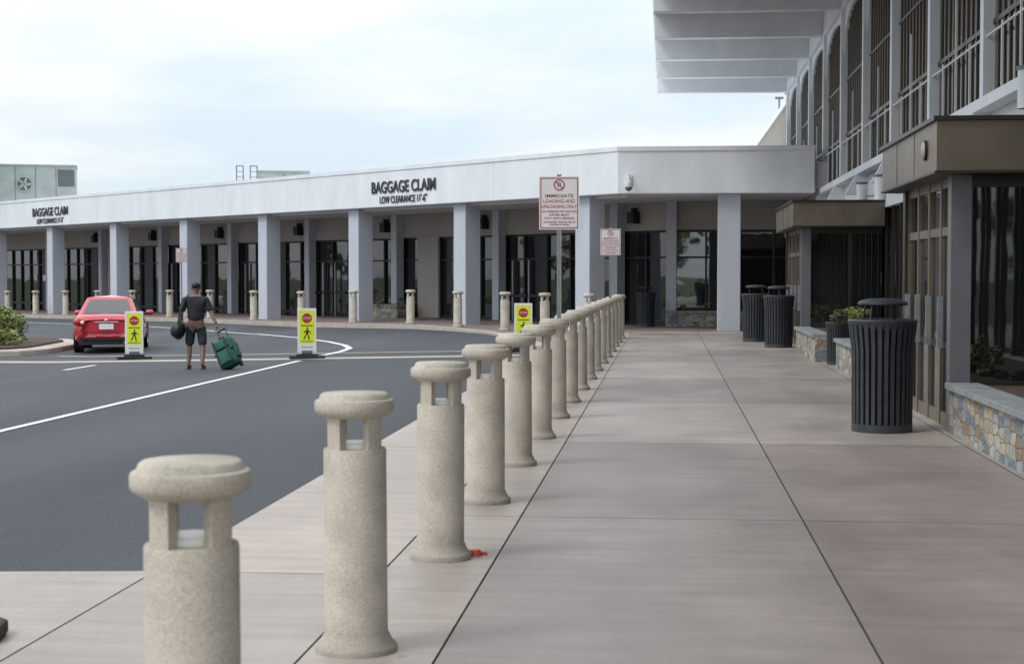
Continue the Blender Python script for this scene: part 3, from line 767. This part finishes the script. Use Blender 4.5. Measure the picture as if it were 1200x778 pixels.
P=[(0,0,.92,.14,.11),(0,-.01,1.08,.15,.11),(0,0,1.28,.17,.12),(0,.0,1.42,.11,.08),(0,.01,1.50,.055),(0,.02,1.56,.058),(0,.03,1.62,.075,.088),(0,.025,1.68,.078,.092),(0,.02,1.735,.055,.07),
 (-.10,.0,.86,.09),(-.15,.09,.48,.06),(-.145,.03,.30,.058),(-.15,-.02,.09,.036),(-.16,.10,.035,.036),(-.165,.17,.028,.028),
 (.10,.0,.86,.09),(.135,-.02,.48,.06),(.145,-.10,.30,.058),(.15,-.19,.11,.036),(.16,-.09,.04,.036),(.165,-.02,.028,.028),
 (-.20,0,1.42,.062),(-.29,-.03,1.15,.046),(-.30,.05,.95,.034),(-.30,.07,.90,.028),
 (.20,0,1.42,.062),(.31,-.05,1.16,.046),(.41,-.13,.96,.034),(.435,-.15,.915,.028)]
E=[(0,1),(1,2),(2,3),(3,4),(4,5),(5,6),(6,7),(7,8),(0,9),(9,10),(10,11),(11,12),(12,13),(13,14),(0,15),(15,16),(16,17),(17,18),(18,19),(19,20),(3,21),(21,22),(22,23),(23,24),(3,25),(25,26),(26,27),(27,28)]
skin('body',[(P,E)],'skin',man)
Pt=[(0,0,.93,.185,.135),(0,-.01,1.10,.185,.14),(0,0,1.28,.20,.145),(0,0,1.41,.15,.10),(0,.005,1.475,.07,.07),
 (-.205,0,1.405,.085),(-.27,-.02,1.22,.078),(-.28,-.025,1.16,.074),(.205,0,1.405,.085),(.285,-.03,1.22,.078),(.305,-.045,1.17,.074)]
Et=[(0,1),(1,2),(2,3),(3,4),(3,5),(5,6),(6,7),(3,8),(8,9),(9,10)]
skin('t_shirt',[(Pt,Et)],'shirt',man)
Ps=[(0,0,.93,.165,.125),(-.105,.01,.82,.115),(-.135,.06,.60,.10),(-.15,.085,.46,.095),(.105,0,.82,.115),(.128,-.005,.60,.10),(.138,-.025,.46,.095)]
skin('shorts',[(Ps,[(0,1),(1,2),(2,3),(0,4),(4,5),(5,6)])],'shorts',man)
g=MB()
g.ell((0,.02,1.70),(.092,.108,.085),'ink'); g.ell((0,.13,1.69),(.07,.09,.014),'ink')
g.obj('cap',man)
g=MB()
for s in (-1,1):
    g.ell((s*.083,.02,1.635),(.012,.022,.034),'skin'); g.ell((s*.032,.108,1.655),(.013,.008,.009),'signw'); g.ell((s*.032,.115,1.655),(.006,.004,.006),'ink')
g.ell((0,.122,1.625),(.015,.02,.024),'skin'); g.ell((0,.108,1.585),(.026,.01,.007),'signr')
g.obj('face',man)
def hand(name,w,d,side):
    w=Vector(w); d=Vector(d).normalized(); across=Vector((0,1,0)); 
    isl=[([(*w,.026,.018),(*(w+d*.045),.036,.016),(*(w+d*.085),.034,.014)],[(0,1),(1,2)])]
    inn=Vector((-side,0,0))
    for i in range(4):
        b=w+d*.075+across*(-.028+.019*i); l=(.034,.040,.042,.036)[i]
        p1=b+d*l+inn*.004; p2=p1+d*l*.4+inn*.026; p3=p2+inn*.018-d*.014
        isl.append(([(*b,.009),(*p1,.009),(*p2,.0085),(*p3,.007)],[(0,1),(1,2),(2,3)]))
    b=w+d*.03+across*.03; p1=b+across*.02+d*.03+inn*.012; p2=p1+d*.028+inn*.018
    isl.append(([(*b,.011),(*p1,.010),(*p2,.008)],[(0,1),(1,2)]))
    skin(name,isl,'skin',man,1)
hand('left_hand',(-.30,.075,.895),(0,.1,-1),-1)
hand('right_hand',(.437,-.153,.905),(.15,-.2,-1),1)
g=MB()
for f in ((-.16,.06),(.16,-.13)):
    T=Matrix.Translation((f[0],f[1],.018))
    g.ell((0,.02,0.0),(.055,.145,.018),'black',T); g.ell((0,.06,.035),(.052,.05,.028),'black',T)
g.obj('sandals',man)
g=MB()
T=Matrix.Translation((-.34,-.02,.80))@Matrix.Rotation(.12,4,'Y')
g.ell((0,0,0),(.13,.27,.20),'ink',T,18,12); g.ell((-.04,-.10,-.03),(.12,.14,.13),'shirt',T); 
g.obj('shoulder_bag',man)
g=MB()
pts=[(-.33,-.24,.88),(-.30,-.17,1.15),(-.19,-.10,1.43),(-.16,0,1.505),(-.22,.10,1.42),(-.32,.16,1.15),(-.36,.20,.88)]
for p,q in zip(pts[:-1],pts[1:]): g.cyl(p,q,.018,'ink',8)
g.obj('bag_strap',man)

# suitcase: tilted back on its wheels, handle reaches the right hand
sc=empty('green_rolling_suitcase',(-8.64,30.9,zr(-8.8)),math.radians(-8)); 
T=Matrix.Translation((0,0,.06))@Matrix.Rotation(math.radians(-28),4,'Y')@Matrix.Rotation(math.radians(-14),4,'X')
def rb_(name,x0,x1,y0,y1,z0,z1,k,bv):
    g=MB(); g.box(x0,x1,y0,y1,z0,z1,k,T); o=g.obj(name,sc,bevel=bv,seg=4); 
    for p in o.data.polygons: p.use_smooth=True
    return o
rb_('main_body',-.21,.21,-.15,.15,.0,.60,'green',.07)
rb_('front_pocket',-.17,.17,-.21,-.14,.05,.34,'green',.035)
rb_('upper_pocket',-.17,.17,-.20,-.14,.37,.56,'green',.035)
rb_('side_pocket',.20,.25,-.10,.10,.12,.46,'green',.025)
g=MB()
for x in (-.13,.13): g.box(x-.018,x+.018,-.217,-.209,.03,.58,'strap',T)
g.box(-.212,.212,-.154,.154,.30,.33,'strap',T)
for x in (-.09,.09): g.cyl((x,.12,.53),(x,.12,.86),.010,'strap',8,T)
g.cyl((-.10,.12,.86),(.10,.12,.86),.018,'strap',8,T)
g.cyl((-.07,-.03,.60),(-.05,-.03,.65),.012,'strap',8,T);g.cyl((.07,-.03,.60),(.05,-.03,.65),.012,'strap',8,T);g.cyl((-.05,-.03,.65),(.05,-.03,.65),.014,'strap',8,T)
for x in (-.17,.17): g.cyl((x-.02,.08,.0),(x+.02,.08,.0),.055,'tire',16,T)
g.obj('straps_handle_wheels',sc)

# ------------------------------------------------------------------ trees (behind / to the side, reflected in the glazing)
def tree(x,y,h,seed):
    e=empty('tree',(0,0,0)); g=MB(); z0=-2.0; rnd=random.Random(seed)
    g.cyl((x,y,z0),(x,y,z0+h*.5),.28,'bark',10,r1=.16)
    bl=[]
    for i in range(6):
        a=i*1.05+rnd.random(); r=h*.24; ex_=(x+r*math.cos(a),y+r*math.sin(a),z0+h*rnd.uniform(.5,.85))
        g.cyl((x,y,z0+h*.38),ex_,.10,'bark',7,r1=.03); bl.append((ex_,(h*.2,h*.2,h*.15),200))
    bl.append(((x,y,z0+h*.85),(h*.22,h*.22,h*.18),240))
    g.obj('trunk_and_limbs',e); leaves('crown',bl,.32,'leafy',e,seed)
for i,(x,y) in enumerate(((-12,-62),(2,-70),(14,-60),(-28,-66),(-95,24),(-100,44),(-92,62),(-96,2),(-98,84))): tree(x,y,9+2.5*((i*37)%5)/4,i+20)
leaves('distant_hedge',[((x,-56,-.6),(4,1.5,1.4),420) for x in range(-40,45,7)]+[((-86,y,-.8),(1.5,4,1.3),420) for y in range(-10,100,8)],.22,'leafy',None,77)

# ------------------------------------------------------------------ light
w=bpy.data.worlds.new('World'); S.world=w; w.use_nodes=True; nt=w.node_tree; bg=nt.nodes['Background']
sky=N(nt,'ShaderNodeTexSky',sky_type='NISHITA'); sky.sun_disc=False
EL,AZ=math.radians(52),math.radians(-125)
sky.sun_elevation=EL; sky.sun_rotation=AZ; sky.air_density=1.0; sky.dust_density=.5; sky.ozone_density=2
tc=N(nt,'ShaderNodeTexCoord'); sp=N(nt,'ShaderNodeSeparateXYZ'); nt.links.new(tc.outputs['Generated'],sp.inputs[0])
za=N(nt,'ShaderNodeMath',operation='MAXIMUM'); za.inputs[1].default_value=0; nt.links.new(sp.outputs['Z'],za.inputs[0])
zd=N(nt,'ShaderNodeMath',operation='ADD'); zd.inputs[1].default_value=.13; nt.links.new(za.outputs[0],zd.inputs[0])
dv=N(nt,'ShaderNodeVectorMath',operation='DIVIDE'); cb=N(nt,'ShaderNodeCombineXYZ')
for k_ in range(3): nt.links.new(zd.outputs[0],cb.inputs[k_])
nt.links.new(tc.outputs['Generated'],dv.inputs[0]); nt.links.new(cb.outputs[0],dv.inputs[1])
nz=N(nt,'ShaderNodeTexNoise'); nz.inputs['Scale'].default_value=1.0; nz.inputs['Detail'].default_value=5; nz.inputs['Roughness'].default_value=.5
nt.links.new(dv.outputs[0],nz.inputs['Vector'])
mr=N(nt,'ShaderNodeMapRange'); mr.inputs['From Min'].default_value=.36; mr.inputs['From Max'].default_value=.64
mr.interpolation_type='SMOOTHSTEP'
nt.links.new(nz.outputs['Fac'],mr.inputs['Value'])
# cloud veil tone: thin pale-blue veil -> bright white cloud
tone=N(nt,'ShaderNodeMix',data_type='RGBA'); nt.links.new(mr.outputs[0],tone.inputs[0])
tone.inputs[6].default_value=(.74,.86,.95,1); tone.inputs[7].default_value=(.96,.99,1.01,1)
cg=N(nt,'ShaderNodeMapRange'); cg.inputs['From Max'].default_value=.8; cg.inputs['To Min'].default_value=9.6; cg.inputs['To Max'].default_value=20
nt.links.new(za.outputs[0],cg.inputs['Value'])
cc=N(nt,'ShaderNodeVectorMath',operation='SCALE'); nt.links.new(tone.outputs[2],cc.inputs[0]); nt.links.new(cg.outputs[0],cc.inputs['Scale'])
mx=N(nt,'ShaderNodeMix',data_type='RGBA'); mx.inputs[0].default_value=.9; nt.links.new(sky.outputs[0],mx.inputs[6]); nt.links.new(cc.outputs[0],mx.inputs[7])
nt.links.new(mx.outputs[2],bg.inputs['Color']); bg.inputs['Strength'].default_value=.1
sun=bpy.data.lights.new('sun','SUN'); sun.energy=1.35; sun.angle=math.radians(18); sun.color=(1,.97,.93)
so=bpy.data.objects.new('sun',sun); COL.objects.link(so)
d=Vector((math.sin(AZ)*math.cos(EL),math.cos(AZ)*math.cos(EL),math.sin(EL)))
so.rotation_euler=d.to_track_quat('Z','Y').to_euler()
cam=bpy.data.cameras.new('camera'); co=bpy.data.objects.new('camera',cam); COL.objects.link(co); S.camera=co
cam.lens=55.5; cam.sensor_width=36; cam.clip_end=4000
co.location=(0,0,1.75); co.rotation_euler=(math.radians(90-2.07),0,math.radians(5.56))
cam.dof.use_dof=True; cam.dof.focus_distance=24; cam.dof.aperture_fstop=4.5
S.view_settings.view_transform='Standard'; S.view_settings.look='None'; S.view_settings.exposure=0
print('DONE')
